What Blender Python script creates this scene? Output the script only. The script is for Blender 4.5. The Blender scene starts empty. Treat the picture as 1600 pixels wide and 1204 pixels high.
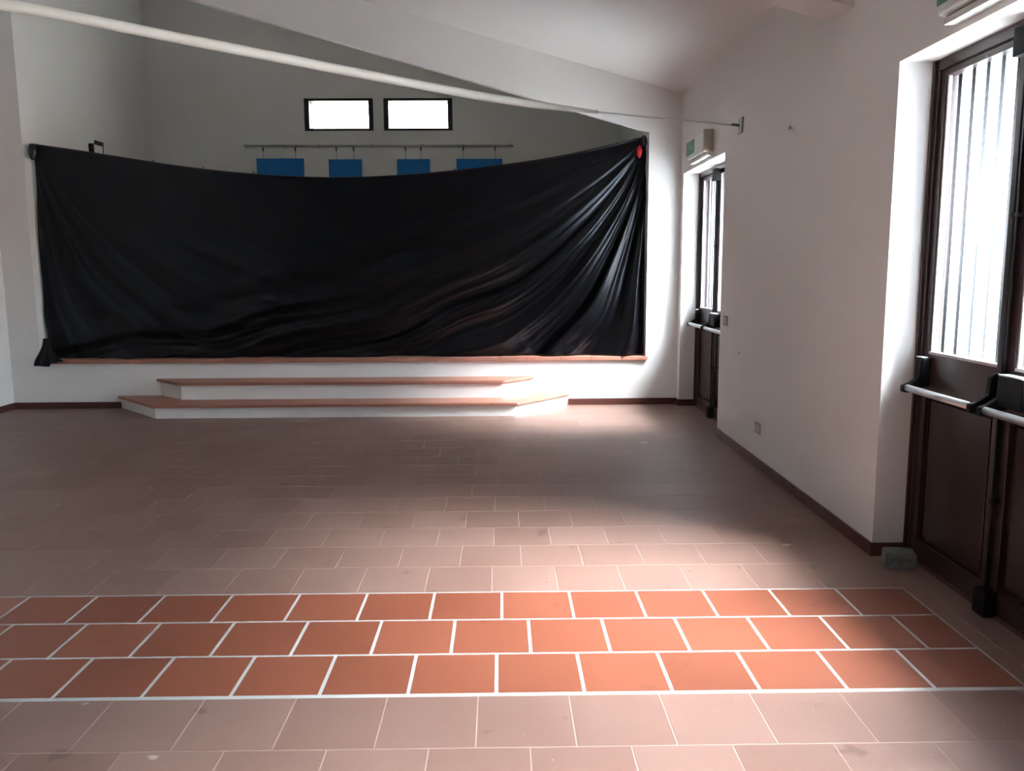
import bpy, bmesh, math, random
from mathutils import Vector, Matrix, noise
random.seed(7)
S = bpy.context.scene
C = S.collection

# ------------------------------------------------------------------ camera
F, PITCH, ROLL, YAW, H = 1291.8, math.radians(8.078), math.radians(-0.3185), math.radians(0.6937), 1.4803
fwd = Vector((math.sin(YAW)*math.cos(PITCH), math.cos(YAW)*math.cos(PITCH), -math.sin(PITCH)))
rgt = Vector((math.cos(YAW), -math.sin(YAW), 0)); upv = rgt.cross(fwd)
a = rgt*math.cos(ROLL) + upv*math.sin(ROLL); b = upv*math.cos(ROLL) - rgt*math.sin(ROLL)
cam = bpy.data.cameras.new('camera'); co = bpy.data.objects.new('camera', cam); C.objects.link(co)
cam.sensor_fit = 'HORIZONTAL'; cam.sensor_width = 36; cam.lens = F*36/1600; cam.clip_start = .05
m = Matrix((a, b, -fwd)).transposed().to_4x4(); m.translation = Vector((0, 0, H)); co.matrix_world = m
S.camera = co

# ------------------------------------------------------------------ world, daylight, exposure
S.view_settings.view_transform = 'Standard'; S.view_settings.look = 'None'
S.view_settings.gamma = 1; S.view_settings.use_curve_mapping = False
S.view_settings.exposure = 1.78
W = bpy.data.worlds.new('sky'); S.world = W; W.use_nodes = True
bg = W.node_tree.nodes['Background']; bg.inputs[0].default_value = (.74, .87, 1, 1); bg.inputs[1].default_value = 12.5

sun = bpy.data.lights.new('hazy_sun', 'SUN'); sun.energy = 24; sun.angle = math.radians(36); sun.color = (.98, .98, 1)
so = bpy.data.objects.new('hazy_sun', sun); C.objects.link(so); so.location = (8, 2, 8)
so.rotation_euler = Vector((-1, .36, -1.2)).to_track_quat('-Z', 'Y').to_euler()

def portal(x, y, z, rot, sx, sz):
    l = bpy.data.lights.new('daylight_portal', 'AREA'); l.shape = 'RECTANGLE'; l.size = sx; l.size_y = sz
    l.cycles.is_portal = True
    o = bpy.data.objects.new('daylight_portal', l); C.objects.link(o); o.location = (x, y, z); o.rotation_euler = rot
DOORS = [(2.12, 4.08), (7.17, 8.775), (.2, 1.88)]  # last opening is added, out of view, to light the foreground
for y0, y1 in DOORS:
    portal(2.5, (y0+y1)/2, 1.3, (math.radians(90), 0, math.radians(90)), 1.9, 2.7)
portal(-2.30, 12.6, 3.66, (math.radians(-90), 0, 0), 1.1, .55)
portal(-1.17, 12.6, 3.66, (math.radians(-90), 0, 0), 1.1, .55)

# ------------------------------------------------------------------ materials
def mat(name, col, rough=.6, spec=.5, metal=0, bump=0, bscale=40, var=0, vscale=3, coat=0):
    M = bpy.data.materials.new(name); M.use_nodes = True; nt = M.node_tree; N = nt.nodes; L = nt.links
    p = N['Principled BSDF']; p.inputs['Base Color'].default_value = (*col, 1)
    p.inputs['Roughness'].default_value = rough; p.inputs['Specular IOR Level'].default_value = spec
    p.inputs['Metallic'].default_value = metal; p.inputs['Coat Weight'].default_value = coat
    tc = N.new('ShaderNodeTexCoord')
    if var:
        nz = N.new('ShaderNodeTexNoise'); nz.inputs['Scale'].default_value = vscale; nz.inputs['Detail'].default_value = 5
        L.new(tc.outputs['Object'], nz.inputs['Vector'])
        mx = N.new('ShaderNodeMix'); mx.data_type = 'RGBA'
        mx.inputs['A'].default_value = (*[max(0, c*(1-var)) for c in col], 1); mx.inputs['B'].default_value = (*[min(1, c*(1+var)) for c in col], 1)
        L.new(nz.outputs['Fac'], mx.inputs['Factor']); L.new(mx.outputs['Result'], p.inputs['Base Color'])
    if bump:
        nb = N.new('ShaderNodeTexNoise'); nb.inputs['Scale'].default_value = bscale; nb.inputs['Detail'].default_value = 3
        L.new(tc.outputs['Object'], nb.inputs['Vector'])
        bp = N.new('ShaderNodeBump'); bp.inputs['Strength'].default_value = bump; bp.inputs['Distance'].default_value = .004
        L.new(nb.outputs['Fac'], bp.inputs['Height']); L.new(bp.outputs['Normal'], p.inputs['Normal'])
    return M

def tile_mat(name, c1, c2, rough, spec, haze):
    """terracotta: colour differs tile by tile, cloudy wear, dark and pale spots"""
    M = bpy.data.materials.new(name); M.use_nodes = True; nt = M.node_tree; N = nt.nodes; L = nt.links
    p = N['Principled BSDF']
    geo = N.new('ShaderNodeNewGeometry'); oi = N.new('ShaderNodeObjectInfo')
    ad = N.new('ShaderNodeMath'); ad.operation = 'ADD'; L.new(geo.outputs['Random Per Island'], ad.inputs[0]); L.new(oi.outputs['Random'], ad.inputs[1])
    fr = N.new('ShaderNodeMath'); fr.operation = 'FRACT'; L.new(ad.outputs[0], fr.inputs[0])
    n1 = N.new('ShaderNodeTexNoise'); n1.inputs['Scale'].default_value = 2.2; n1.inputs['Detail'].default_value = 6; L.new(geo.outputs['Position'], n1.inputs['Vector'])
    av = N.new('ShaderNodeMath'); av.operation = 'MULTIPLY_ADD'; L.new(fr.outputs[0], av.inputs[0]); av.inputs[1].default_value = .45
    ma = N.new('ShaderNodeMath'); ma.operation = 'MULTIPLY'; L.new(n1.outputs['Fac'], ma.inputs[0]); ma.inputs[1].default_value = .6
    L.new(ma.outputs[0], av.inputs[2])
    mx = N.new('ShaderNodeMix'); mx.data_type = 'RGBA'; mx.inputs['A'].default_value = (*c1, 1); mx.inputs['B'].default_value = (*c2, 1)
    L.new(av.outputs[0], mx.inputs['Factor'])
    cur = mx.outputs['Result']
    for sc, lo, hi, col, amt in ((7, .68, .73, tuple(c*.6 for c in c1), .15+.45*haze), (5.3, .745, .77, (.62, .5, .45), .55*haze), (38, .74, .78, (.6, .5, .45), .35*haze)):
        n = N.new('ShaderNodeTexNoise'); n.inputs['Scale'].default_value = sc; n.inputs['Detail'].default_value = 2
        mp = N.new('ShaderNodeMapping'); mp.inputs['Location'].default_value = (sc*3, sc, 0); L.new(geo.outputs['Position'], mp.inputs['Vector']); L.new(mp.outputs[0], n.inputs['Vector'])
        mr = N.new('ShaderNodeMapRange'); mr.inputs[1].default_value = lo; mr.inputs[2].default_value = hi; mr.inputs[4].default_value = amt
        L.new(n.outputs['Fac'], mr.inputs[0])
        k = N.new('ShaderNodeMix'); k.data_type = 'RGBA'; k.inputs['B'].default_value = (*col, 1)
        L.new(mr.outputs[0], k.inputs['Factor']); L.new(cur, k.inputs['A']); cur = k.outputs['Result']
    L.new(cur, p.inputs['Base Color'])
    rr = N.new('ShaderNodeMapRange'); rr.inputs[3].default_value = rough-.06; rr.inputs[4].default_value = rough+.08
    L.new(n1.outputs['Fac'], rr.inputs[0]); L.new(rr.outputs[0], p.inputs['Roughness'])
    p.inputs['Specular IOR Level'].default_value = spec
    nb = N.new('ShaderNodeTexNoise'); nb.inputs['Scale'].default_value = 60; L.new(geo.outputs['Position'], nb.inputs['Vector'])
    bp = N.new('ShaderNodeBump'); bp.inputs['Strength'].default_value = .12; bp.inputs['Distance'].default_value = .003
    L.new(nb.outputs['Fac'], bp.inputs['Height']); L.new(bp.outputs['Normal'], p.inputs['Normal'])
    return M

PLASTER = mat('white_plaster', (.79, .765, .74), .85, .25, bump=.25, bscale=70, var=.025, vscale=2)
STAGEP = mat('stage_plaster', (.78, .76, .72), .85, .25, bump=.25, bscale=70, var=.03, vscale=2)
CEIL = mat('ceiling_plaster', (.76, .74, .72), .9, .2, bump=.2, bscale=50)
GROUT = mat('pale_grout', (.30, .20, .165), .8, .3, bump=.3, bscale=120, var=.12, vscale=9)
GROUT2 = mat('light_grout', (.38, .37, .35), .8, .3, bump=.3, bscale=120, var=.1, vscale=9)
TILE = tile_mat('worn_terracotta', (.158, .082, .061), (.236, .142, .114), .46, .65, 1)
ORANGE = tile_mat('orange_terracotta', (.155, .040, .019), (.235, .069, .035), .42, .8, .3)
TREAD = tile_mat('step_terracotta', (.33, .135, .09), (.42, .19, .135), .5, .4, .6)
SKIRT = mat('dark_skirting', (.095, .030, .022), .42, .5, var=.3, vscale=8)
BROWN = mat('brown_door_metal', (.034, .017, .016), .28, .5, var=.15, vscale=3)
PANEL = mat('brown_door_panel', (.024, .012, .011), .26, .5, var=.2, vscale=2)
BLACK = mat('black_plastic', (.005, .005, .006), .6, .2)
SILVER = mat('silver_metal', (.60, .62, .64), .3, .5, metal=.85)
DARKF = mat('dark_window_frame', (.035, .033, .032), .5, .4)
SLAT = mat('slat_white', (.9, .9, .9), .5, .3)
n = SLAT.node_tree.nodes; l = SLAT.node_tree.links
tr = n.new('ShaderNodeBsdfTranslucent'); tr.inputs[0].default_value = (.9, .92, .95, 1)
ms = n.new('ShaderNodeMixShader'); ms.inputs[0].default_value = .45
l.new(n['Principled BSDF'].outputs[0], ms.inputs[1]); l.new(tr.outputs[0], ms.inputs[2]); l.new(ms.outputs[0], n['Material Output'].inputs[0])
SLAT_GAP = mat('slat_gap_shade', (.012, .015, .02), .6)  # shade of the gaps between slats, put on as a dark edge colour
FRAMEO = mat('outer_frame_lit', (.20, .15, .17), .5)  # brown metal with its strongly lit look put into the base colour
GLASS = bpy.data.materials.new('window_glass'); GLASS.use_nodes = True
n = GLASS.node_tree.nodes; l = GLASS.node_tree.links; n.remove(n['Principled BSDF'])
tb = n.new('ShaderNodeBsdfTransparent'); tb.inputs[0].default_value = (.93, .96, .97, 1); gl = n.new('ShaderNodeBsdfGlossy'); gl.inputs['Roughness'].default_value = .02
lw = n.new('ShaderNodeLayerWeight'); lw.inputs['Blend'].default_value = .5
pw = n.new('ShaderNodeMath'); pw.operation = 'POWER'; pw.inputs[1].default_value = 4; l.new(lw.outputs['Facing'], pw.inputs[0])
fz = n.new('ShaderNodeMath'); fz.operation = 'MULTIPLY_ADD'; fz.inputs[1].default_value = .5; fz.inputs[2].default_value = .025; l.new(pw.outputs[0], fz.inputs[0])
ms = n.new('ShaderNodeMixShader')
l.new(fz.outputs[0], ms.inputs[0]); l.new(tb.outputs[0], ms.inputs[1]); l.new(gl.outputs[0], ms.inputs[2]); l.new(ms.outputs[0], n['Material Output'].inputs[0])
SKY_SHEEN_TINT = (.84, .89, 1, 1)  # blue of the reflected sky, put into the satin's specular colour
FROST = bpy.data.materials.new('frosted_glass'); FROST.use_nodes = True
n = FROST.node_tree.nodes; l = FROST.node_tree.links; n.remove(n['Principled BSDF'])
tl = n.new('ShaderNodeBsdfTranslucent'); tl.inputs[0].default_value = (.95, .92, .86, 1); tp = n.new('ShaderNodeBsdfTransparent'); tp.inputs[0].default_value = (.95, .92, .86, 1)
mm = n.new('ShaderNodeMixShader'); mm.inputs[0].default_value = .6; l.new(tl.outputs[0], mm.inputs[1]); l.new(tp.outputs[0], mm.inputs[2]); l.new(mm.outputs[0], n['Material Output'].inputs[0])
SATIN = mat('black_satin', (.0035, .0032, .0045), .29, .62, bump=.02, bscale=200)
SATIN.node_tree.nodes['Principled BSDF'].inputs['Specular Tint'].default_value = SKY_SHEEN_TINT
RED = mat('red_ribbon', (.55, .01, .02), .5)
BLUE = mat('blue_card', (.014, .19, .50), .6, .3, var=.12, vscale=5)
RAILM = mat('grey_rail', (.40, .39, .36), .5)
HOOKM = mat('dark_hook', (.05, .05, .05), .4)
CABLEM = mat('cream_cable', (.62, .61, .56), .5, .3)
GREYM = mat('grey_bracket', (.25, .24, .23), .5)
SIGNW = mat('sign_plastic', (.62, .62, .58), .4)
SIGNY = mat('aged_sign_plastic', (.42, .37, .31), .5)
GREEN = mat('sign_green', (.02, .20, .10), .4)
ARROW = mat('sign_mark', (.12, .36, .24), .4)
SWITCH = mat('switch_plate', (.42, .39, .36), .5)
STONE = mat('grey_concrete', (.20, .21, .20), .9, .2, bump=1, bscale=60, var=.3, vscale=18)
OUT = mat('outdoor_paving', (.55, .53, .50), .9, .2, var=.1)
OUTW = mat('outdoor_render', (.70, .50, .38), .9, .2)

# ------------------------------------------------------------------ helpers
def box(bm, x0, x1, y0, y1, z0, z1, bev=0):
    vs = [bm.verts.new(v) for v in ((x0, y0, z0), (x1, y0, z0), (x1, y1, z0), (x0, y1, z0), (x0, y0, z1), (x1, y0, z1), (x1, y1, z1), (x0, y1, z1))]
    fs = [bm.faces.new([vs[i] for i in f]) for f in ((3, 2, 1, 0), (4, 5, 6, 7), (0, 1, 5, 4), (1, 2, 6, 5), (2, 3, 7, 6), (3, 0, 4, 7))]
    if bev:
        es = list({e for f in fs for e in f.edges})
        bmesh.ops.bevel(bm, geom=es, offset=bev, segments=2, affect='EDGES', profile=.6)
def prism(bm, pts, axis, lo, hi):
    """polygon pts (2-D) extruded along axis: 'y' -> pts (x,z); 'z' -> pts (x,y); 'x' -> pts (y,z)"""
    def P(p, t): return {'y': (p[0], t, p[1]), 'z': (p[0], p[1], t), 'x': (t, p[0], p[1])}[axis]
    A = [bm.verts.new(P(p, lo)) for p in pts]; B = [bm.verts.new(P(p, hi)) for p in pts]
    fs = [bm.faces.new(A), bm.faces.new(B[::-1])]
    for i in range(len(pts)):
        j = (i+1) % len(pts); fs.append(bm.faces.new((A[j], A[i], B[i], B[j])))
    bmesh.ops.recalc_face_normals(bm, faces=fs)
def tube(bm, pts, rads, seg=10, caps=True):
    pts = [Vector(p) for p in pts]; rings = []
    for i, p in enumerate(pts):
        d = (pts[min(i+1, len(pts)-1)] - pts[max(i-1, 0)]).normalized()
        u = d.cross(Vector((0, 0, 1))); u = u.normalized() if u.length > .01 else Vector((1, 0, 0)); v = d.cross(u)
        r = rads[i] if isinstance(rads, (list, tuple)) else rads
        rings.append([bm.verts.new(p + (u*math.cos(2*math.pi*k/seg) + v*math.sin(2*math.pi*k/seg))*r) for k in range(seg)])
    fs = []
    for A, B in zip(rings, rings[1:]):
        for k in range(seg): fs.append(bm.faces.new((A[k], A[(k+1) % seg], B[(k+1) % seg], B[k])))
    if caps: fs += [bm.faces.new(rings[0]), bm.faces.new(rings[-1][::-1])]
    bmesh.ops.recalc_face_normals(bm, faces=fs)
    for f in fs: f.smooth = len(f.verts) == 4
def mesh(name, bm, M):
    me = bpy.data.meshes.new(name); bm.to_mesh(me); bm.free(); me.materials.append(M); return me
def obj(name, bm, M, parent=None, label=None):
    me = bm if isinstance(bm, bpy.types.Mesh) else mesh(name, bm, M)
    o = bpy.data.objects.new(name, me); C.objects.link(o)
    if parent: o.parent = parent
    if label: o['label'] = label
    return o
def bx(*args, bev=0):
    bm = bmesh.new(); box(bm, *args, bev=bev); return bm
def struct(o, label=None, cat=None):
    o['kind'] = 'structure'
    if label: o['label'] = label
    if cat: o['category'] = cat
    return o
def tag(o, label, cat, group=None):
    o['label'] = label; o['category'] = cat
    if group: o['group'] = group
    return o
def empty(name, loc=(0, 0, 0)):
    o = bpy.data.objects.new(name, None); C.objects.link(o); o.location = loc; o.empty_display_size = .1; return o

# ------------------------------------------------------------------ dimensions
XL, XR, YF, YREAR, YS = -5.27, 1.90, 8.888, -8.0, 12.25
DP = 2.07                                    # inner face of the door frames
HEAD = 2.44
def zc(x): return 3.26 + .28*(XR - x)        # ceiling
def zo(x): return 2.884 + .281*(1.524 - x)   # sloping top of the stage opening
OL, OR = -4.95, 1.555

# ------------------------------------------------------------------ setting: walls
bm = bmesh.new()                             # right wall with two door openings and an added third, out of view
y = YREAR - .3
for y0, y1 in sorted(DOORS):
    box(bm, XR, 2.25, y, y0, -.1, 3.26); box(bm, XR, 2.25, y0, y1, HEAD, 3.26); y = y1
box(bm, XR, 2.25, y, YF+.3, -.1, 3.26)
struct(obj('wall_right', bm, PLASTER), 'white plastered side wall on the right, with the two exit doors', 'wall')
struct(obj('wall_left', bx(XL-.3, XL, YREAR-.3, YF+.3, -.1, zc(XL)), PLASTER), 'strip of white side wall at the far left edge', 'wall')
bm = bmesh.new(); prism(bm, [(XL, -.1), (XR, -.1), (XR, zc(XR)), (XL, zc(XL))], 'y', YREAR-.3, YREAR)
struct(obj('wall_rear', bm, PLASTER), 'white wall behind the viewer', 'wall')
bm = bmesh.new()                             # wall around the stage opening
prism(bm, [(XL, -.1), (OL, -.1), (OL, zc(OL)), (XL, zc(XL))], 'y', YF, YF+.3)
prism(bm, [(OR, -.1), (XR, -.1), (XR, zc(XR)), (OR, zc(OR))], 'y', YF, YF+.3)
prism(bm, [(OL, zo(OL)), (OR, zo(OR)), (OR, zc(OR)+.9), (OL, zc(OL)+.9)], 'y', YF, YF+.07)
box(bm, OR, 1.95, YF+.1, YF+.3, 3.3, zc(OR)+.8); box(bm, XL, OL, YF+.1, YF+.3, 5.1, zc(OL)+.8)
box(bm, OL, OR, YF, YF+.3, -.1, .49)
struct(obj('wall_front', bm, PLASTER), 'white wall facing the hall around the stage opening', 'wall')
bm = bmesh.new(); box(bm, -5.32, -5.0, YF+.3, YS+.3, -.1, zc(-5.0)+.8)
struct(obj('wall_stage_left', bm, STAGEP), 'grey shaded side wall of the stage recess', 'wall')
bm = bmesh.new(); box(bm, 1.72, 2.05, YF+.3, YS+.3, -.1, zc(1.72)+.8)
struct(obj('wall_stage_right', bm, STAGEP), 'right side wall of the stage recess, hidden by the curtain', 'wall')
WIN = [(-2.793, -1.811), (-1.663, -.681)]; WZ0, WZ1 = 3.436, 3.885
bm = bmesh.new(); X0, X1 = -5.0, 1.72
prism(bm, [(X0, -.1), (X1, -.1), (X1, WZ0), (X0, WZ0)], 'y', YS, YS+.3)
prism(bm, [(X0, WZ0), (WIN[0][0], WZ0), (WIN[0][0], WZ1), (X0, WZ1)], 'y', YS, YS+.3)
prism(bm, [(WIN[0][1], WZ0), (WIN[1][0], WZ0), (WIN[1][0], WZ1), (WIN[0][1], WZ1)], 'y', YS, YS+.3)
prism(bm, [(WIN[1][1], WZ0), (X1, WZ0), (X1, WZ1), (WIN[1][1], WZ1)], 'y', YS, YS+.3)
prism(bm, [(X0, WZ1), (X1, WZ1), (X1, zc(X1)+.8), (X0, zc(X0)+.8)], 'y', YS, YS+.3)
struct(obj('wall_stage_back', bm, STAGEP), 'grey back wall of the stage with two high windows', 'wall')
bm = bmesh.new(); prism(bm, [(XL-.3, zc(XL-.3)), (2.9, zc(2.9)), (2.9, zc(2.9)+.15), (XL-.3, zc(XL-.3)+.15)], 'y', YREAR-.3, YF+.06)
struct(obj('ceiling', bm, CEIL), 'white ceiling sloping down towards the doors', 'ceiling')
bm = bmesh.new(); prism(bm, [(XL-.3, zc(XL-.3)+.7), (2.9, zc(2.9)+.7), (2.9, zc(2.9)+.85), (XL-.3, zc(XL-.3)+.85)], 'y', YF+.02, YS+.35)
struct(obj('stage_ceiling', bm, CEIL), 'sloping roof over the stage recess, out of sight', 'ceiling')
bm = bmesh.new()
def zb(x): return 2.85 + .28*(XR-x)
prism(bm, [(XL, zb(XL)), (XR, zb(XR)), (XR, zc(XR)), (XL, zc(XL))], 'y', 4.64, 4.93)
struct(obj('trim_1', bm, CEIL), 'white sloping ceiling beam at the top edge above the near door', 'beam')
struct(obj('stage_floor', bx(OL-.05, 1.72, YF+.3, YS, 0, .53), TREAD), 'raised stage floor behind the curtain', 'floor')

# ------------------------------------------------------------------ floor and its tiles
floor = struct(obj('floor', bx(XL, 2.25, YREAR, YF+.02, -.12, .0019), GROUT), 'terracotta tiled hall floor with pale joints and an orange band', 'floor')
HT = .003
obj('band_grout', bx(XL+.001, 1.858, 2.704, 3.648, 0, .0022), GROUT2, floor)
def tile_mesh(w, d):
    bm = bmesh.new(); c = .0012
    def ring(i, z): return [bm.verts.new(v) for v in ((i-w/2, i-d/2, z), (w/2-i, i-d/2, z), (w/2-i, d/2-i, z), (i-w/2, d/2-i, z))]
    r0, r1, r2 = ring(0, -.004), ring(0, HT-.0016), ring(c, HT-.0004)
    bm.faces.new(r2)
    for A, B in ((r0, r1), (r1, r2)):
        for k in range(4): bm.faces.new((A[k], A[(k+1) % 4], B[(k+1) % 4], B[k]))
    return bm
rows = []                                    # (y0, y1, x offset, pitch, gap, orange)
yb = [3.645, 3.972, 4.285, 4.598, 4.922, 5.24, 5.547, 5.845, 6.14, 6.43]
while yb[-1] < YF - .12: yb.append(yb[-1] + .307)
yb[-1] = YF
offs = [-.055, .092, -.050, .093, -.050, .105, -.038, .113, -.036, .115]
for i in range(len(yb)-1):
    rows.append((yb[i], yb[i+1], offs[i] if i < len(offs) else (-.04, .115)[i % 2], .3105, .0034, False))
rows += [(2.722, 3.027, -.028, .3105, .0115, True), (3.027, 3.342, -.206, .3105, .0115, True), (3.342, 3.643, -.008, .3085, .0105, True)]
ynear = [2.708, 2.392]
while ynear[-1] > YREAR+.1: ynear.append(ynear[-1]-.312)
for i in range(len(ynear)-1):
    rows.append((max(ynear[i+1], YREAR), ynear[i], -.090 if i % 2 == 0 else .080, .316, .0038, False))
def in_recess(y0, y1): return any(y0 > a-.02 and y1 < b+.02 for a, b in DOORS)
cells = []
for y0, y1, off, pitch, gap, orange in rows:
    rec = in_recess(y0, y1)
    xmax = 1.852 if (orange or rec) else XR
    k0 = math.ceil((XL - off)/pitch) - 1; k = k0
    while True:
        xa, xb_ = off + k*pitch, off + (k+1)*pitch; k += 1
        xa, xb_ = max(xa, XL), min(xb_, xmax)
        if xa > xmax-.03: break
        if xmax - xb_ < .04: xb_ = xmax
        if xb_-xa < .03: continue
        cells.append(((xa+xb_)/2, (y0+y1)/2, xb_-xa-gap, y1-y0-gap, orange))
    if rec:
        cells.append(((1.852+1.935)/2, (y0+y1)/2, .083-.004, y1-y0-.004, False))
        cells.append(((1.935+DP+.06)/2, (y0+y1)/2, DP+.06-1.935-.004, y1-y0-.004, False))
def pix(x, y, z=0):
    d = Vector((x, y, z-H)); t = d.dot(fwd)
    if t < .2: return None
    return 800+F*d.dot(a)/t, 602-F*d.dot(b)/t, t
near, far = [], []
for c in cells:
    p = pix(c[0], c[1]); vis = p and -50 < p[0] < 1650 and p[1] < 1250
    (near if vis else far).append((p[2] if vis else 99, c))
near.sort(key=lambda t: t[0] - (2.5 if t[1][4] else 0))
plain_n = [t for t in near if not t[1][4]]; or_n = [t for t in near if t[1][4]]
single = [c for _, c in plain_n[:295]] + [c for _, c in or_n]
rest = [c for _, c in plain_n[295:]] + [c for _, c in far]
cache = {}
for cx, cy, w, d, orange in single:
    kk = (round(w, 4), round(d, 4), orange)
    if kk not in cache: cache[kk] = mesh('terracotta_tile', tile_mesh(w, d), ORANGE if orange else TILE)
    o = bpy.data.objects.new('orange_tile' if orange else 'floor_tile', cache[kk]); C.objects.link(o); o.parent = floor
    o.location = (cx, cy, 0)
    o.rotation_euler = (random.uniform(-.0006, .0006), random.uniform(-.0006, .0006), random.uniform(-.002, .002))
for orange in (False, True):
    bm = bmesh.new()
    for cx, cy, w, d, og in rest:
        if og != orange or w <= 0 or d <= 0: continue
        t = tile_mesh(w, d); bmesh.ops.translate(t, verts=t.verts, vec=(cx, cy, random.uniform(-.0002, .0002)))
        me = bpy.data.meshes.new('t'); t.to_mesh(me); t.free(); bm.from_mesh(me); bpy.data.meshes.remove(me)
    o = obj('distant_tiles' if not orange else 'orange_edge_tiles', bm, ORANGE if orange else TILE, floor); o['kind'] = 'stuff'

# skirting boards
def skirt(name, segs, label):
    bm = bmesh.new()
    for s_ in segs: box(bm, *s_, bev=.002)
    return struct(obj(name, bm, SKIRT), label, 'skirting')
hb = .072; tk = .012
segs = []
y = YREAR
for y0, y1 in sorted(DOORS):
    segs.append((XR-tk, XR, y, y0+.0, 0, hb)); segs.append((XR-tk, DP-.01, y0-.0, y0+tk, 0, hb)); segs.append((XR-tk, DP-.01, y1-tk, y1, 0, hb)); y = y1
segs.append((XR-tk, XR, y, YF, 0, hb))
skirt('baseboard_right', segs, 'dark red-brown skirting along the right wall and into the door recesses')
skirt('baseboard_left', [(XL, XL+tk, YREAR, YF, 0, hb)], 'dark red-brown skirting at the far left')
skirt('baseboard_front', [(XL, -4.12, YF-tk, YF, 0, hb), (.72, XR, YF-tk, YF, 0, hb)], 'dark red-brown skirting under the stage on both sides of the steps')

# ------------------------------------------------------------------ stage ledge and steps
ledge = empty('stage_ledge', (-1.7, YF, .49))
struct(ledge, 'narrow terracotta ledge tiles along the stage edge under the curtain', 'ledge')
x = OL - .03
while x < OR + .02:
    x1 = min(x+.33, OR+.02)
    bm = bx(x+.0012-ledge.location.x, x1-.0012-ledge.location.x, -.03, .29, 0, .042+random.uniform(-.001, .001), bev=.004)
    obj('ledge_tile', bm, TREAD, ledge); x = x1
def step(name, fx0, fx1, bx0, bx1, yf, z0, z1, label):
    """fx: front corners, bx: corners at the wall"""
    root = empty(name, ((fx0+fx1)/2, (yf+YF)/2, z0)); L0 = root.location
    ov = .028
    P = lambda q: [(px-L0.x, py-L0.y) for px, py in q]
    bm = bmesh.new(); prism(bm, P([(fx0+.02, yf+ov), (fx1-.02, yf+ov), (bx1-.05, YF-.001), (bx0+.05, YF-.001)]), 'z', 0, z1-.03-z0)
    obj('riser_block', bm, PLASTER, root)
    bm = bmesh.new(); prism(bm, P([(fx0, yf), (fx1, yf), (bx1, YF-.001), (bx0, YF-.001)]), 'z', z1-.03-z0, z1-z0)
    bmesh.ops.bevel(bm, geom=list(bm.edges), offset=.006, segments=2, affect='EDGES')
    obj('tread', bm, TREAD, root)
    tag(root, label, 'step'); return root
step('stage_step', -3.505, .150, -4.155, .746, 8.20, 0, .140, 'wide lower white step with terracotta tread standing on the hall floor')
step('stage_step', -3.36, .02, -3.73, .35, 8.53, .1403, .322, 'narrower upper white step with terracotta tread directly below the stage ledge')

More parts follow.
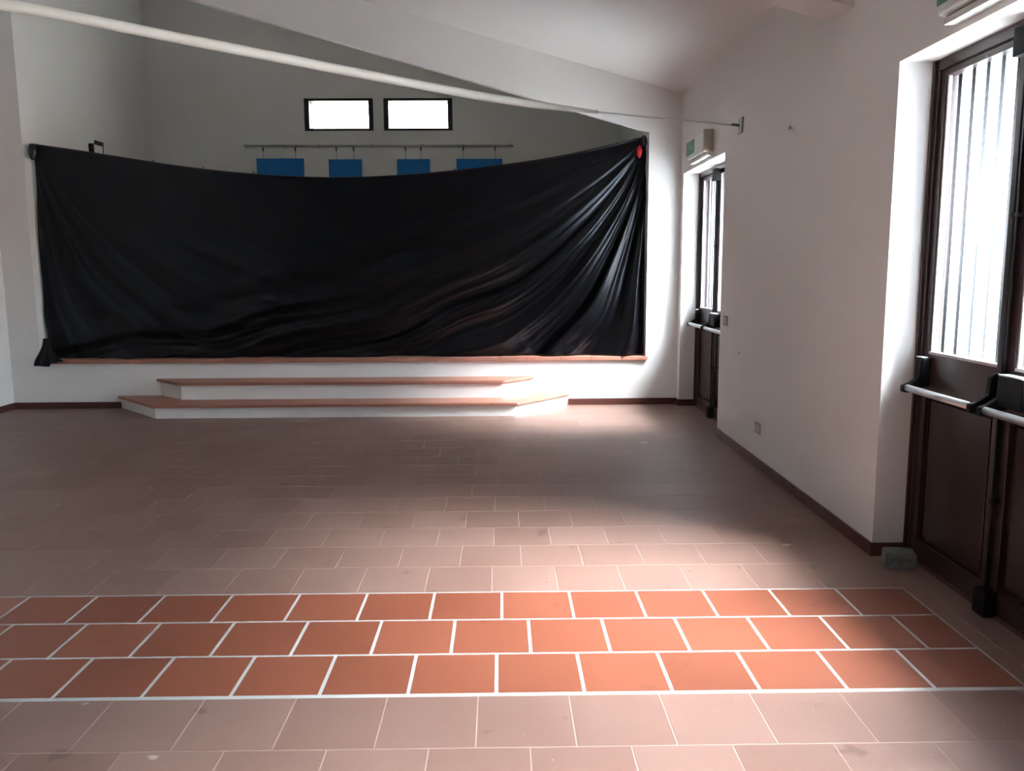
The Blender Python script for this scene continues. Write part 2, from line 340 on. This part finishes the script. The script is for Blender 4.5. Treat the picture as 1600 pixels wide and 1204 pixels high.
# ------------------------------------------------------------------ doors
def make_door(n_, y0, y1, label):
    root = empty('door_%d' % n_, (DP, (y0+y1)/2, 0)); struct(root, label, 'door')
    oy = (y0+y1)/2
    Y = lambda v: v-oy
    ft = .045
    bm = bmesh.new()
    box(bm, 0, .09, Y(y1-ft), Y(y1), 0, HEAD, bev=.003); box(bm, 0, .09, Y(y0), Y(y0+ft), 0, HEAD, bev=.003); box(bm, 0, .09, Y(y0+ft), Y(y1-ft), HEAD-.05, HEAD, bev=.003)
    box(bm, -.012, 0, Y(y1-.022), Y(y1-.002), 0, HEAD-.002, bev=.002)
    obj('door_frame', bm, BROWN, root)
    obj('outer_frame', bx(.09, .155, Y(y1-.042), Y(y1-.001), 0, HEAD-.01, bev=.002), FRAMEO, root)
    obj('outer_frame', bx(.09, .155, Y(y0+.001), Y(y0+.042), 0, HEAD-.01, bev=.002), FRAMEO, root)
    yc = y1 - .71
    zt = HEAD-.055
    for side, (l0, l1) in enumerate(((yc+.002, y1-ft-.003), (y0+ft+.003, yc-.002))):
        sa, sb = (.058, .030) if side == 0 else (.058, .030)     # stiles
        st0, st1 = l0 + (.058 if side == 0 else .035), l1 - (.035 if side == 0 else .058)
        st0 = l0 + (.058 if side == 0 else .04)
        st1 = l1 - (.04 if side == 0 else .058)
        bm = bmesh.new(); x0, x1 = .012, .062
        box(bm, x0, x1, Y(l0), Y(st0), .012, zt, bev=.003); box(bm, x0, x1, Y(st1), Y(l1), .012, zt, bev=.003)
        box(bm, x0, x1, Y(st0), Y(st1), zt-.028, zt, bev=.003)
        box(bm, x0, x1, Y(st0), Y(st1), .86, 1.055, bev=.003); box(bm, x0, x1, Y(st0), Y(st1), .012, .11, bev=.003)
        leaf = obj('door_leaf', bm, BROWN, root)
        bm = bmesh.new(); box(bm, .034, .052, Y(st0-.004), Y(st1+.004), .106, .864)
        box(bm, .024, .034, Y(st0+.03), Y(st1-.03), .14, .83, bev=.004)
        obj('lower_panel', bm, PANEL, leaf)
        obj('glass_pane', bx(.036, .042, Y(st0-.004), Y(st1+.004), 1.051, zt-.024), GLASS, leaf)
        bm = bmesh.new()
        for ya in (st0, st1-.012): box(bm, .02, .036, Y(ya), Y(ya+.012), 1.055, zt-.028)
        box(bm, .014, .036, Y(st0), Y(st1), 1.055, 1.068)
        obj('glazing_bead', bm, mat_bead, leaf)
    # panic bars: end brackets, push tube, lock case
    for side, (b0, b1) in enumerate(((yc+.025, y1-ft-.06), (y0+ft+.03, yc-.05))):
        bar = empty('panic_bar', (0, 0, 0)); bar.parent = root
        bm = bmesh.new(); tube(bm, [(-.098, Y(b0+.015), .893), (-.098, Y(b1-.015), .893)], .0165, 14)
        t = obj('push_tube', bm, SILVER, bar)
        def arm(yv, w, zt_=1.035):
            bm = bmesh.new()
            prism(bm, [(.012, .90), (.012, zt_), (-.018, zt_), (-.036, zt_-.015), (-.040, .945), (-.085, .915), (-.118, .905), (-.118, .872), (-.088, .868), (-.045, .890)], 'y', Y(yv-w/2), Y(yv+w/2))
            bmesh.ops.bevel(bm, geom=[e for e in bm.edges if e.calc_length() > .004], offset=.003, segments=2, affect='EDGES')
            return bm
        wa = .03
        obj('end_bracket', arm(b0, wa), BLACK, bar); obj('end_bracket', arm(b1, wa), BLACK, bar)
        if side == 0:
            obj('case_plate', bx(-.030, .012, Y(b1-.02), Y(b1+.045), .93, 1.04, bev=.006), BLACK, bar)
            obj('top_highlight', bx(-.034, -.006, Y(b1-.018), Y(b1+.043), 1.037, 1.043, bev=.002), SILVER, bar)  # silver strips on both cases stand in for the highlight on top
        else:
            obj('lock_case', bx(-.050, .012, Y(b1-.17), Y(b1-.006), .91, 1.038, bev=.008), BLACK, bar)
            obj('top_highlight', bx(-.052, -.004, Y(b1-.165), Y(b1-.010), 1.036, 1.043, bev=.002), SILVER, bar)
    # surface bolt on the second leaf's meeting stile
    bolt = empty('vertical_bolt', (0, 0, 0)); bolt.parent = root
    yv = yc - .028
    bm = bmesh.new(); tube(bm, [(-.014, Y(yv), .08), (-.014, Y(yv), .91)], .008, 8); tube(bm, [(-.014, Y(yv), 1.03), (-.014, Y(yv), 2.36)], .008, 8)
    obj('bolt_rod', bm, BLACK, bolt)
    obj('floor_latch', bx(-.045, .012, Y(yv-.045), Y(yv+.045), .004, .115, bev=.008), BLACK, bolt)
    obj('head_latch', bx(-.050, .012, Y(yv-.045), Y(yv+.045), 2.29, 2.405, bev=.008), BLACK, bolt)
    bm = bmesh.new()
    for zz in (.50, 1.68): box(bm, -.026, .012, Y(yv-.010), Y(yv+.010), zz-.009, zz+.009, bev=.003)
    obj('rod_guide', bm, BLACK, bolt)
    # meeting stile cover
    obj('meeting_cover', bx(.000, .012, Y(yc-.012), Y(yc+.030), .012, zt, bev=.002), BROWN, root)
    return root
mat_bead = mat('pale_glazing_bead', (.50, .44, .46), .45)
make_door(1, *DOORS[0], 'brown double exit door with panic bars, nearest on the right wall')
make_door(2, *DOORS[1], 'brown double exit door with panic bars, far one beside the stage')
make_door(3, *DOORS[2], 'unseen brown double exit door added on the right wall to light the foreground')

# white vertical slats hung outside each door
def blind(y0, y1, label):
    root = empty('vertical_blind', (2.20, (y0+y1)/2, 0)); tag(root, label, 'blind')
    obj('head_rail', bx(-.03, .03, -(y1-y0)/2+.005, (y1-y0)/2-.005, 2.385, 2.435, bev=.003), SIGNW, root)
    pitch = .112; k = int((y1-y0)/pitch)
    w = .118; ang = math.radians(SLAT_ANGLE)
    bm = bmesh.new()
    cols = []
    for i in range(8):
        u = (i/6.3-.5) if i < 6 else (.37 if i == 6 else .5); xx = .006*(1-4*u*u)
        cols.append([bm.verts.new((xx, u*w, z)) for z in (.02, 1.2, 2.40)])
    for i in range(7):
        for j in range(2):
            f = bm.faces.new((cols[i][j], cols[i+1][j], cols[i+1][j+1], cols[i][j+1])); f.smooth = True
    bmesh.ops.solidify(bm, geom=list(bm.faces), thickness=.0012)
    me = mesh('slat', bm, SLAT); me.materials.append(SLAT_GAP)
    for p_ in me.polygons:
        if p_.center.y > w*.5-.014: p_.material_index = 1  # inner edge coloured dark for the gap shade
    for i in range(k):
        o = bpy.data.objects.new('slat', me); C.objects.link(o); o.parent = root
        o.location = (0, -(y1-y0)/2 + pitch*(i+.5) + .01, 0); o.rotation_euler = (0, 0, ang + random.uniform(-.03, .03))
SLAT_ANGLE = 70
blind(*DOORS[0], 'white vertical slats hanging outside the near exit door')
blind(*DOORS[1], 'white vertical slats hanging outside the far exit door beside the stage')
blind(*DOORS[2], 'white vertical slats outside the added, unseen door')

# ------------------------------------------------------------------ stage windows
for i, (x0, x1) in enumerate(WIN):
    w = empty('window_%d' % (i+1), ((x0+x1)/2, YS+.12, (WZ0+WZ1)/2))
    struct(w, ('left' if i == 0 else 'right') + ' one of two small dark-framed windows high on the stage back wall', 'window')
    hw, hh = (x1-x0)/2, (WZ1-WZ0)/2
    bm = bmesh.new(); t = .070
    box(bm, -hw, hw, -.115, .175, hh-.036, hh, bev=.004); box(bm, -hw, hw, -.115, .175, -hh, -hh+.036, bev=.004)
    box(bm, -hw, -hw+t, -.115, .175, -hh+.036, hh-.036, bev=.004); box(bm, hw-t, hw, -.115, .175, -hh+.036, hh-.036, bev=.004)
    obj('window_frame', bm, DARKF, w)
    obj('glass_pane', bx(-hw+t-.004, hw-t+.004, -.01+.15, -.004+.15, -hh+.032, hh-.032), FROST, w)

# ------------------------------------------------------------------ curtain
def lerp_tab(tab, x):
    for (x0, z0), (x1, z1) in zip(tab, tab[1:]):
        if x <= x1: 
            t = max(0, (x-x0)/(x1-x0)); return z0+(z1-z0)*t
    return tab[-1][1]
TOP = [(-4.93, 2.79), (-4.31, 2.700), (-3.67, 2.595), (-3.15, 2.520), (-2.58, 2.465), (-1.91, 2.425), (-1.23, 2.437), (-.555, 2.490), (-.014, 2.548), (.46, 2.612), (1.0, 2.712), (1.52, 2.84)]
def smooth_top(x): return sum(lerp_tab(TOP, x+d) for d in (-.3, -.15, 0, .15, .3))/5 if -4.6 < x < 1.2 else lerp_tab(TOP, x)
CX0, CX1, CZ = -4.925, 1.545, .536
SKEW = 1.8
def ridge(t, sharp):
    f = (t - math.floor(t))**SKEW; s = math.sin(math.pi*f); return s**sharp
def disp(x, z):
    d = 0
    u = max(CX1 - x, 0) + .03; w = max(2.86 - z, 0) + .06
    r = math.hypot(u, w)
    q = math.atan2(u**.78, w*(1+.5*(w/2.33)**4))/(math.pi/2)            # 0 along the edge, towards 1 along the top
    wob = .25*noise.noise(Vector((x*1.1, z*1.1, 3)))
    fade = max(0, 1-q/.72)**.9
    am = min(1.35, .22 + r*.52)
    d += fade*am*(.105*ridge(q*9.5+wob*1.3, 1.3) + .030*ridge(q*23+2.6*wob+.3, 2.0) + .004*ridge(q*61+3*wob, 1.5))
    u2 = max(x-CX0, 0)+.03; w2 = max(2.80-z, 0)+.06; r2 = math.hypot(u2, w2)
    q2 = math.atan2(u2**.80, w2*(1+.5*(w2/2.3)**4))/(math.pi/2)
    f2 = max(0, 1-q2/.72)**1.0; am2 = min(1, r2/1.0)*min(1, .25+u2/.5)
    d += f2*am2*(.065*ridge(q2*8+.5*wob+.4, 1.6) + .020*ridge(q2*19+2*wob, 2))
    d += .014*noise.noise(Vector((x*1.15, z*.8, 9))) + .025
    # crumples where the cloth piles up on the ledge
    k = max(0, 1-(z-CZ)/.22)
    d += k*max(0, min(1, (x+.3)/1.2))*.030*abs(noise.noise(Vector((x*5+z*3, z*4, 1))))
    return d
NX, NZ = 560, 190
bm = bmesh.new(); g = []
for i in range(NX+1):
    s_ = i/NX; col = []
    x = CX0 + (CX1-CX0)*s_
    zt = smooth_top(x)
    zb_ = CZ + .012*abs(noise.noise(Vector((x*3, 0, 0)))) + (.006 if x > 0 else 0)
    for j in range(NZ+1):
        t = j/NZ; z = zt + (zb_-zt)*t
        xx = x
        eL = max(0, 1-s_*14)
        xx += eL*(.012*math.sin(t*7+1) - .02*max(0, 1-abs(t-.80)/.15) + .01)
        y = 9.045 - disp(x, z)
        col.append(bm.verts.new((xx, y, z)))
    g.append(col)
for i in range(NX):
    for j in range(NZ):
        f = bm.faces.new((g[i][j+1], g[i+1][j+1], g[i+1][j], g[i][j])); f.smooth = True
bmesh.ops.solidify(bm, geom=list(bm.faces), thickness=.002)
for f in bm.faces: f.smooth = True
root = empty('stage_curtain', (-1.7, 9.0, .535))
tag(root, 'huge black satin curtain strung across the stage opening, folds fanning from its top corners', 'curtain')
def put(o, root): 
    o.location = -root.location; return o
put(obj('cloth', bm, SATIN, root), root)
bm = bmesh.new(); n_ = 60
tube(bm, [(CX0 + (CX1-CX0+.0)*i/n_, 9.03, smooth_top(CX0+(CX1-CX0)*i/n_)+.006) for i in range(n_+1)], .011, 8)
put(obj('top_hem', bm, SATIN, root), root)
# gathered knots
def knot(name, c, r, seedv, sz=(1, 1, 1.3)):
    bm = bmesh.new(); bmesh.ops.create_icosphere(bm, subdivisions=4, radius=r)
    for v in bm.verts:
        ang = math.atan2(v.co.z, v.co.x)
        k = 1 + .05*math.sin(3*ang+seedv) + .14*noise.noise(v.co*9+Vector((seedv, 0, 0)))
        v.co = Vector((v.co.x*k*sz[0], v.co.y*k*sz[1], v.co.z*k*sz[2])) + Vector(c)
    for f in bm.faces: f.smooth = True
    return put(obj(name, bm, SATIN, root), root)
knot('corner_knot', (-4.882, 8.95, 2.715), .044, 1, (.95, .8, 1.9))
knot('corner_knot', (1.515, 8.98, 2.80), .035, 4, (1, .8, 1.7))
# bunched foot hanging over the ledge at the left
bm = bmesh.new(); NU, NV = 40, 24; gg = []
for i in range(NU+1):
    u = i/NU; row = []
    for j in range(NV+1):
        v = j/NV
        wd = .06 + .26*v**1.6
        x = -4.925 - .045*v + wd*u + .02*math.sin(v*5)
        z = .76 - .295*v + (.05*u*v if u > .5 else 0) + .02*abs(u-.5)*v
        y = 8.93 - .085*math.sin(min(1, v*1.3)*math.pi/2) - .006 - .022*abs(math.sin(u*8+v*2))*v
        row.append(bm.verts.new((x, y, z)))
    gg.append(row)
for i in range(NU):
    for j in range(NV):
        f = bm.faces.new((gg[i][j+1], gg[i+1][j+1], gg[i+1][j], gg[i][j])); f.smooth = True
bmesh.ops.solidify(bm, geom=list(bm.faces), thickness=.004)
put(obj('bunched_foot', bm, SATIN, root), root)
for px_x in (-3.666, -3.147, -2.62, -.49):
    zt = smooth_top(px_x)
    bm = bmesh.new(); tube(bm, [(px_x, 9.03, zt-.01), (px_x, 9.03, zt+.035)], .005, 8); box(bm, px_x-.006, px_x+.006, 9.02, 9.042, zt+.02, zt+.03)
    put(obj('hanging_hook', bm, HOOKM, root), root)
bm = bmesh.new(); bmesh.ops.create_icosphere(bm, subdivisions=3, radius=.5)
for v in bm.verts:
    k = 1+.25*noise.noise(v.co*4); v.co = Vector((1.462+v.co.x*.055*k, 8.935+v.co.y*.03, 2.685+v.co.z*.125*k))
for f in bm.faces: f.smooth = True
put(obj('red_ribbon', bm, RED, root, 'small red ribbon at the top right corner'), root)

# little black clamp and bracket showing above the curtain at the left
c = empty('black_clamp', (-4.35, 9.12, 2.66))
tag(c, 'small upright black clamp poking above the curtain top at the left', 'clamp')
obj('clamp_body', bx(-.022, .022, -.02, .02, 0, .155, bev=.004), BLACK, c)
obj('clamp_jaw', bx(-.016, .016, -.034, -.02, .10, .145, bev=.003), BLACK, c)
obj('clamp_foot', bx(-.03, .03, -.06, .02, -.02, .01, bev=.004), BLACK, c)
c = empty('angled_bracket', (-4.262, 9.12, 2.66))
tag(c, 'small tilted dark bracket on a thin stem beside the black clamp above the curtain', 'bracket')
bm = bmesh.new(); tube(bm, [(.035, 0, 0), (.035, 0, .15)], .006, 8); obj('stem', bm, HOOKM, c)
bm = bx(-.045, .045, -.02, .02, -.022, .022, bev=.004); o = obj('bracket_head', bm, HOOKM, c); o.location = (-.005, 0, .155); o.rotation_euler = (0, .3, 0)

# ------------------------------------------------------------------ picture rail and blue cards on the stage wall
YB = YS
rail = empty('picture_rail', (-1.74, YB, 3.21)); tag(rail, 'thin grey picture rail below the two stage windows', 'rail')
bm = bmesh.new(); tube(bm, [(-1.925, -.035, .012), (1.93, -.035, -.004)], .008, 8); tube(bm, [(-1.925, -.035, .028), (1.93, -.035, .012)], .005, 8)
obj('rail_rod', bm, RAILM, rail)
for xx in (-1.9, -1.35, -.86, -.1, .62, 1.2, 1.9):
    obj('rail_support', bx(xx-.008, xx+.008, -.045, 0, -.012, .035, bev=.002), RAILM, rail)
cards = [(-3.493, -2.818, 3.052, (-3.39, -2.93), 'leftmost wide blue card hanging on the stage back wall'),
         (-2.463, -1.990, 3.036, (-2.345, -2.10), 'narrow blue card, second from the left below the left window'),
         (-1.485, -1.012, 3.036, (-1.36, -1.14), 'narrow blue card, third from the left below the right window'),
         (-.633, .028, 3.036, (-.53, -.075), 'rightmost wide blue card, partly hidden by the rising curtain edge')]
for x0, x1, zt, hk, lab in cards:
    c = empty('blue_card', ((x0+x1)/2, YB-.03, zt)); tag(c, lab, 'card', 'blue cards hanging from the picture rail')
    hw = (x1-x0)/2
    obj('card_panel', bx(-hw, hw, -.006, .006, -.75, 0, bev=.002), BLUE, c)
    for hx in hk:
        bm = bmesh.new(); xx = hx-(x0+x1)/2; top = 3.205-zt
        tube(bm, [(xx, -.012, -.02), (xx, -.012, top*.5), (xx, -.012, top)], .003, 6); box(bm, xx-.009, xx+.009, -.02, -.004, top-.055, top+.0)
        obj('hanger', bm, HOOKM, c)

# ------------------------------------------------------------------ sagging overhead line
P = [(-5.20, 1.155, 2.60), (-4.2, 1.95, 2.585), (-3.1, 2.82, 2.578), (-2.40, 3.37, 2.574), (-2.062, 3.630, 2.572), (-1.877, 3.777, 2.569), (-1.566, 4.023, 2.556), (-1.208, 4.306, 2.542), (-.792, 4.635, 2.526), (-.303, 5.022, 2.509), (.074, 5.321, 2.505), (.502, 5.659, 2.514), (.989, 6.045, 2.538), (1.55, 6.489, 2.570), (1.812, 6.696, 2.583)]
line = empty('overhead_line', (1.88, 6.75, 2.585)); tag(line, 'long cream-white sagging cable crossing overhead, thick at the left, thin at the right', 'cable')
def rel(q_): return [Vector(p)-line.location for p in q_]
def cr(pts, k=6):
    out = []
    for i in range(len(pts)-1):
        p0 = Vector(pts[max(i-1, 0)]); p1 = Vector(pts[i]); p2 = Vector(pts[i+1]); p3 = Vector(pts[min(i+2, len(pts)-1)])
        for s_ in range(k):
            t = s_/k; out.append(.5*((2*p1)+(-p0+p2)*t+(2*p0-5*p1+4*p2-p3)*t*t+(-p0+3*p1-3*p2+p3)*t**3))
    out.append(Vector(pts[-1])); return out
PP = cr(P); cut = next(i for i, p in enumerate(PP) if p.x > .62)
bm = bmesh.new(); tube(bm, rel(PP[:cut+1]), [.0245 if p.x < .2 else .0245-.012*(p.x-.2)/.42 for p in PP[:cut+1]], 14); obj('thick_sleeve', bm, CABLEM, line)
bm = bmesh.new(); tube(bm, rel(PP[cut:]), .006, 8); obj('thin_wire', bm, CABLEM, line)
brk = empty('wall_bracket', (XR, 6.75, 2.585)); tag(brk, 'small grey bracket on the right wall holding the end of the overhead cable', 'bracket')
obj('wall_plate', bx(-.012, 0, -.095, .015, -.062, .056, bev=.003), GREYM, brk)
bm = bmesh.new(); tube(bm, [(-.011, -.02, 0), (-.085, -.082, -.002)], .011, 8); obj('tensioner', bm, GREYM, brk)

# ------------------------------------------------------------------ exit signs
def exit_sign(yc_, label):
    r = empty('exit_sign', (XR, yc_, 2.49)); tag(r, label, 'sign', 'green exit signs above the doors')
    hl = .35
    bm = bmesh.new(); prism(bm, [(0, .0), (-.075, .02), (-.085, .05), (-.085, .185), (-.07, .20), (0, .20)], 'y', -hl, hl)
    bmesh.ops.bevel(bm, geom=list(bm.edges), offset=.004, segments=2, affect='EDGES'); obj('sign_housing', bm, SIGNW, r)
    bm = bmesh.new(); box(bm, -.055, 0, -hl+.01, hl-.01, -.022, .006, bev=.004); obj('base_strip', bm, SIGNW, r)
    obj('end_cap', bx(-.089, 0, -hl-.012, -hl+.03, .012, .205, bev=.005), SIGNY, r)
    obj('green_panel', bx(-.0885, -.084, .03, hl-.01, .052, .180, bev=.001), GREEN, r)
    bm = bmesh.new()                         # faint pictogram: figure by a doorway and an arrow
    y = lambda v: .03 + v
    prism(bm, [(y(.05), .11), (y(.09), .14), (y(.09), .122), (y(.15), .122), (y(.15), .10), (y(.09), .10), (y(.09), .082)], 'x', -.0895, -.0884)
    box(bm, -.0895, -.0884, y(.18), y(.19), .075, .155); box(bm, -.0895, -.0884, y(.235), y(.245), .075, .155); box(bm, -.0895, -.0884, y(.18), y(.245), .150, .158)
    obj('pictogram', bm, ARROW, r)
exit_sign(7.93, 'small green and white exit sign box above the far door')
exit_sign(3.25, 'green and white exit sign box above the near door, cut by the top edge')

# ------------------------------------------------------------------ small wall things
def plate(name, yc_, zc_, w, h_, n_, label, cat):
    r = empty(name, (XR, yc_, zc_)); tag(r, label, cat)
    obj('cover_plate', bx(-.009, 0, -w/2, w/2, -h_/2, h_/2, bev=.003), SWITCH, r)
    for i in range(n_):
        cy = (i-(n_-1)/2)*w*.34
        obj('module', bx(-.013, -.008, cy-w*.13, cy+w*.13, -h_*.28, h_*.28, bev=.002), mat_mod, r)
mat_mod = mat('module_plastic', (.56, .52, .49), .45)
plate('wall_socket', 6.015, .294, .13, .082, 3, 'grey wall socket low on the right wall above the skirting', 'socket')
plate('light_switch', 6.99, 1.03, .12, .085, 2, 'small grey light switch on the right wall just before the far door', 'switch')
def nail(yc_, zc_, s, label):
    bm = bmesh.new(); tube(bm, [(0, 0, 0), (-.018, 0, .002)], .004*s, 8); tube(bm, [(-.014, 0, -.010*s), (-.014, 0, .012*s)], .003*s, 8)
    o = obj('wall_hook', bm, GREYM); o.location = (XR, yc_, zc_); tag(o, label, 'hook')
nail(6.528, .798, 1, 'tiny grey hook on the right wall between switch and socket')
nail(5.546, 2.373, 1.3, 'tiny grey hook high on the right wall, right of the cable bracket')

# ------------------------------------------------------------------ grey stone by the near door
bm = bmesh.new(); bmesh.ops.create_grid(bm, x_segments=1, y_segments=1, size=1); bm.clear()
prism(bm, [(-.070, -.055), (.058, -.060), (.074, -.040), (.070, .050), (.052, .064), (-.062, .060), (-.074, .046), (-.076, -.045)], 'z', 0, .078)
bmesh.ops.bevel(bm, geom=[e for e in bm.edges], offset=.008, segments=2, affect='EDGES')
bmesh.ops.triangulate(bm, faces=bm.faces[:]); bmesh.ops.subdivide_edges(bm, edges=[e for e in bm.edges if e.calc_length() > .02], cuts=4, use_grid_fill=True)
for v in bm.verts:
    nn = noise.noise(v.co*30)*.003 + noise.noise(v.co*80)*.0015
    if v.co.z > .004: v.co += Vector((nn, nn*.7, nn))
    if v.co.y < -.045 and .022 < v.co.z < .05 and any(abs(v.co.x-h_) < .013 for h_ in (-.035, 0, .035)): v.co.y += .012
    v.co.z = max(v.co.z, 0)
o = obj('concrete_block', bm, STONE); o.location = (1.968, 3.925, .003); o.rotation_euler = (0, 0, math.radians(-12))
tag(o, 'small rough grey concrete block lying on the floor at the near door corner', 'block')

# ------------------------------------------------------------------ outdoors seen or sensed through the doors
struct(obj('outdoor_ground', bx(-40, 40, -40, 40, -.3, -.125), OUT), 'pale ground around the building', 'ground')
struct(obj('outdoor_paving', bx(2.25, 8, -20, 22, -.124, -.03), OUT), 'pale paving outside the doors', 'ground')
struct(obj('roof_eave', bx(2.25, 2.65, YREAR-.3, YS+.35, 2.92, 3.04), PLASTER), 'roof eave outside above the doors', 'eave')
for y0, y1 in DOORS:
    struct(obj('door_threshold', bx(DP+.0, 2.25, y0, y1, -.03, .010, bev=.003), SKIRT), 'brown threshold under the exit door', 'threshold')
struct(obj('outdoor_wall', bx(10, 10.3, -20, 22, -.1, 2.8), OUTW), 'peach boundary wall outdoors beyond the paving', 'wall')
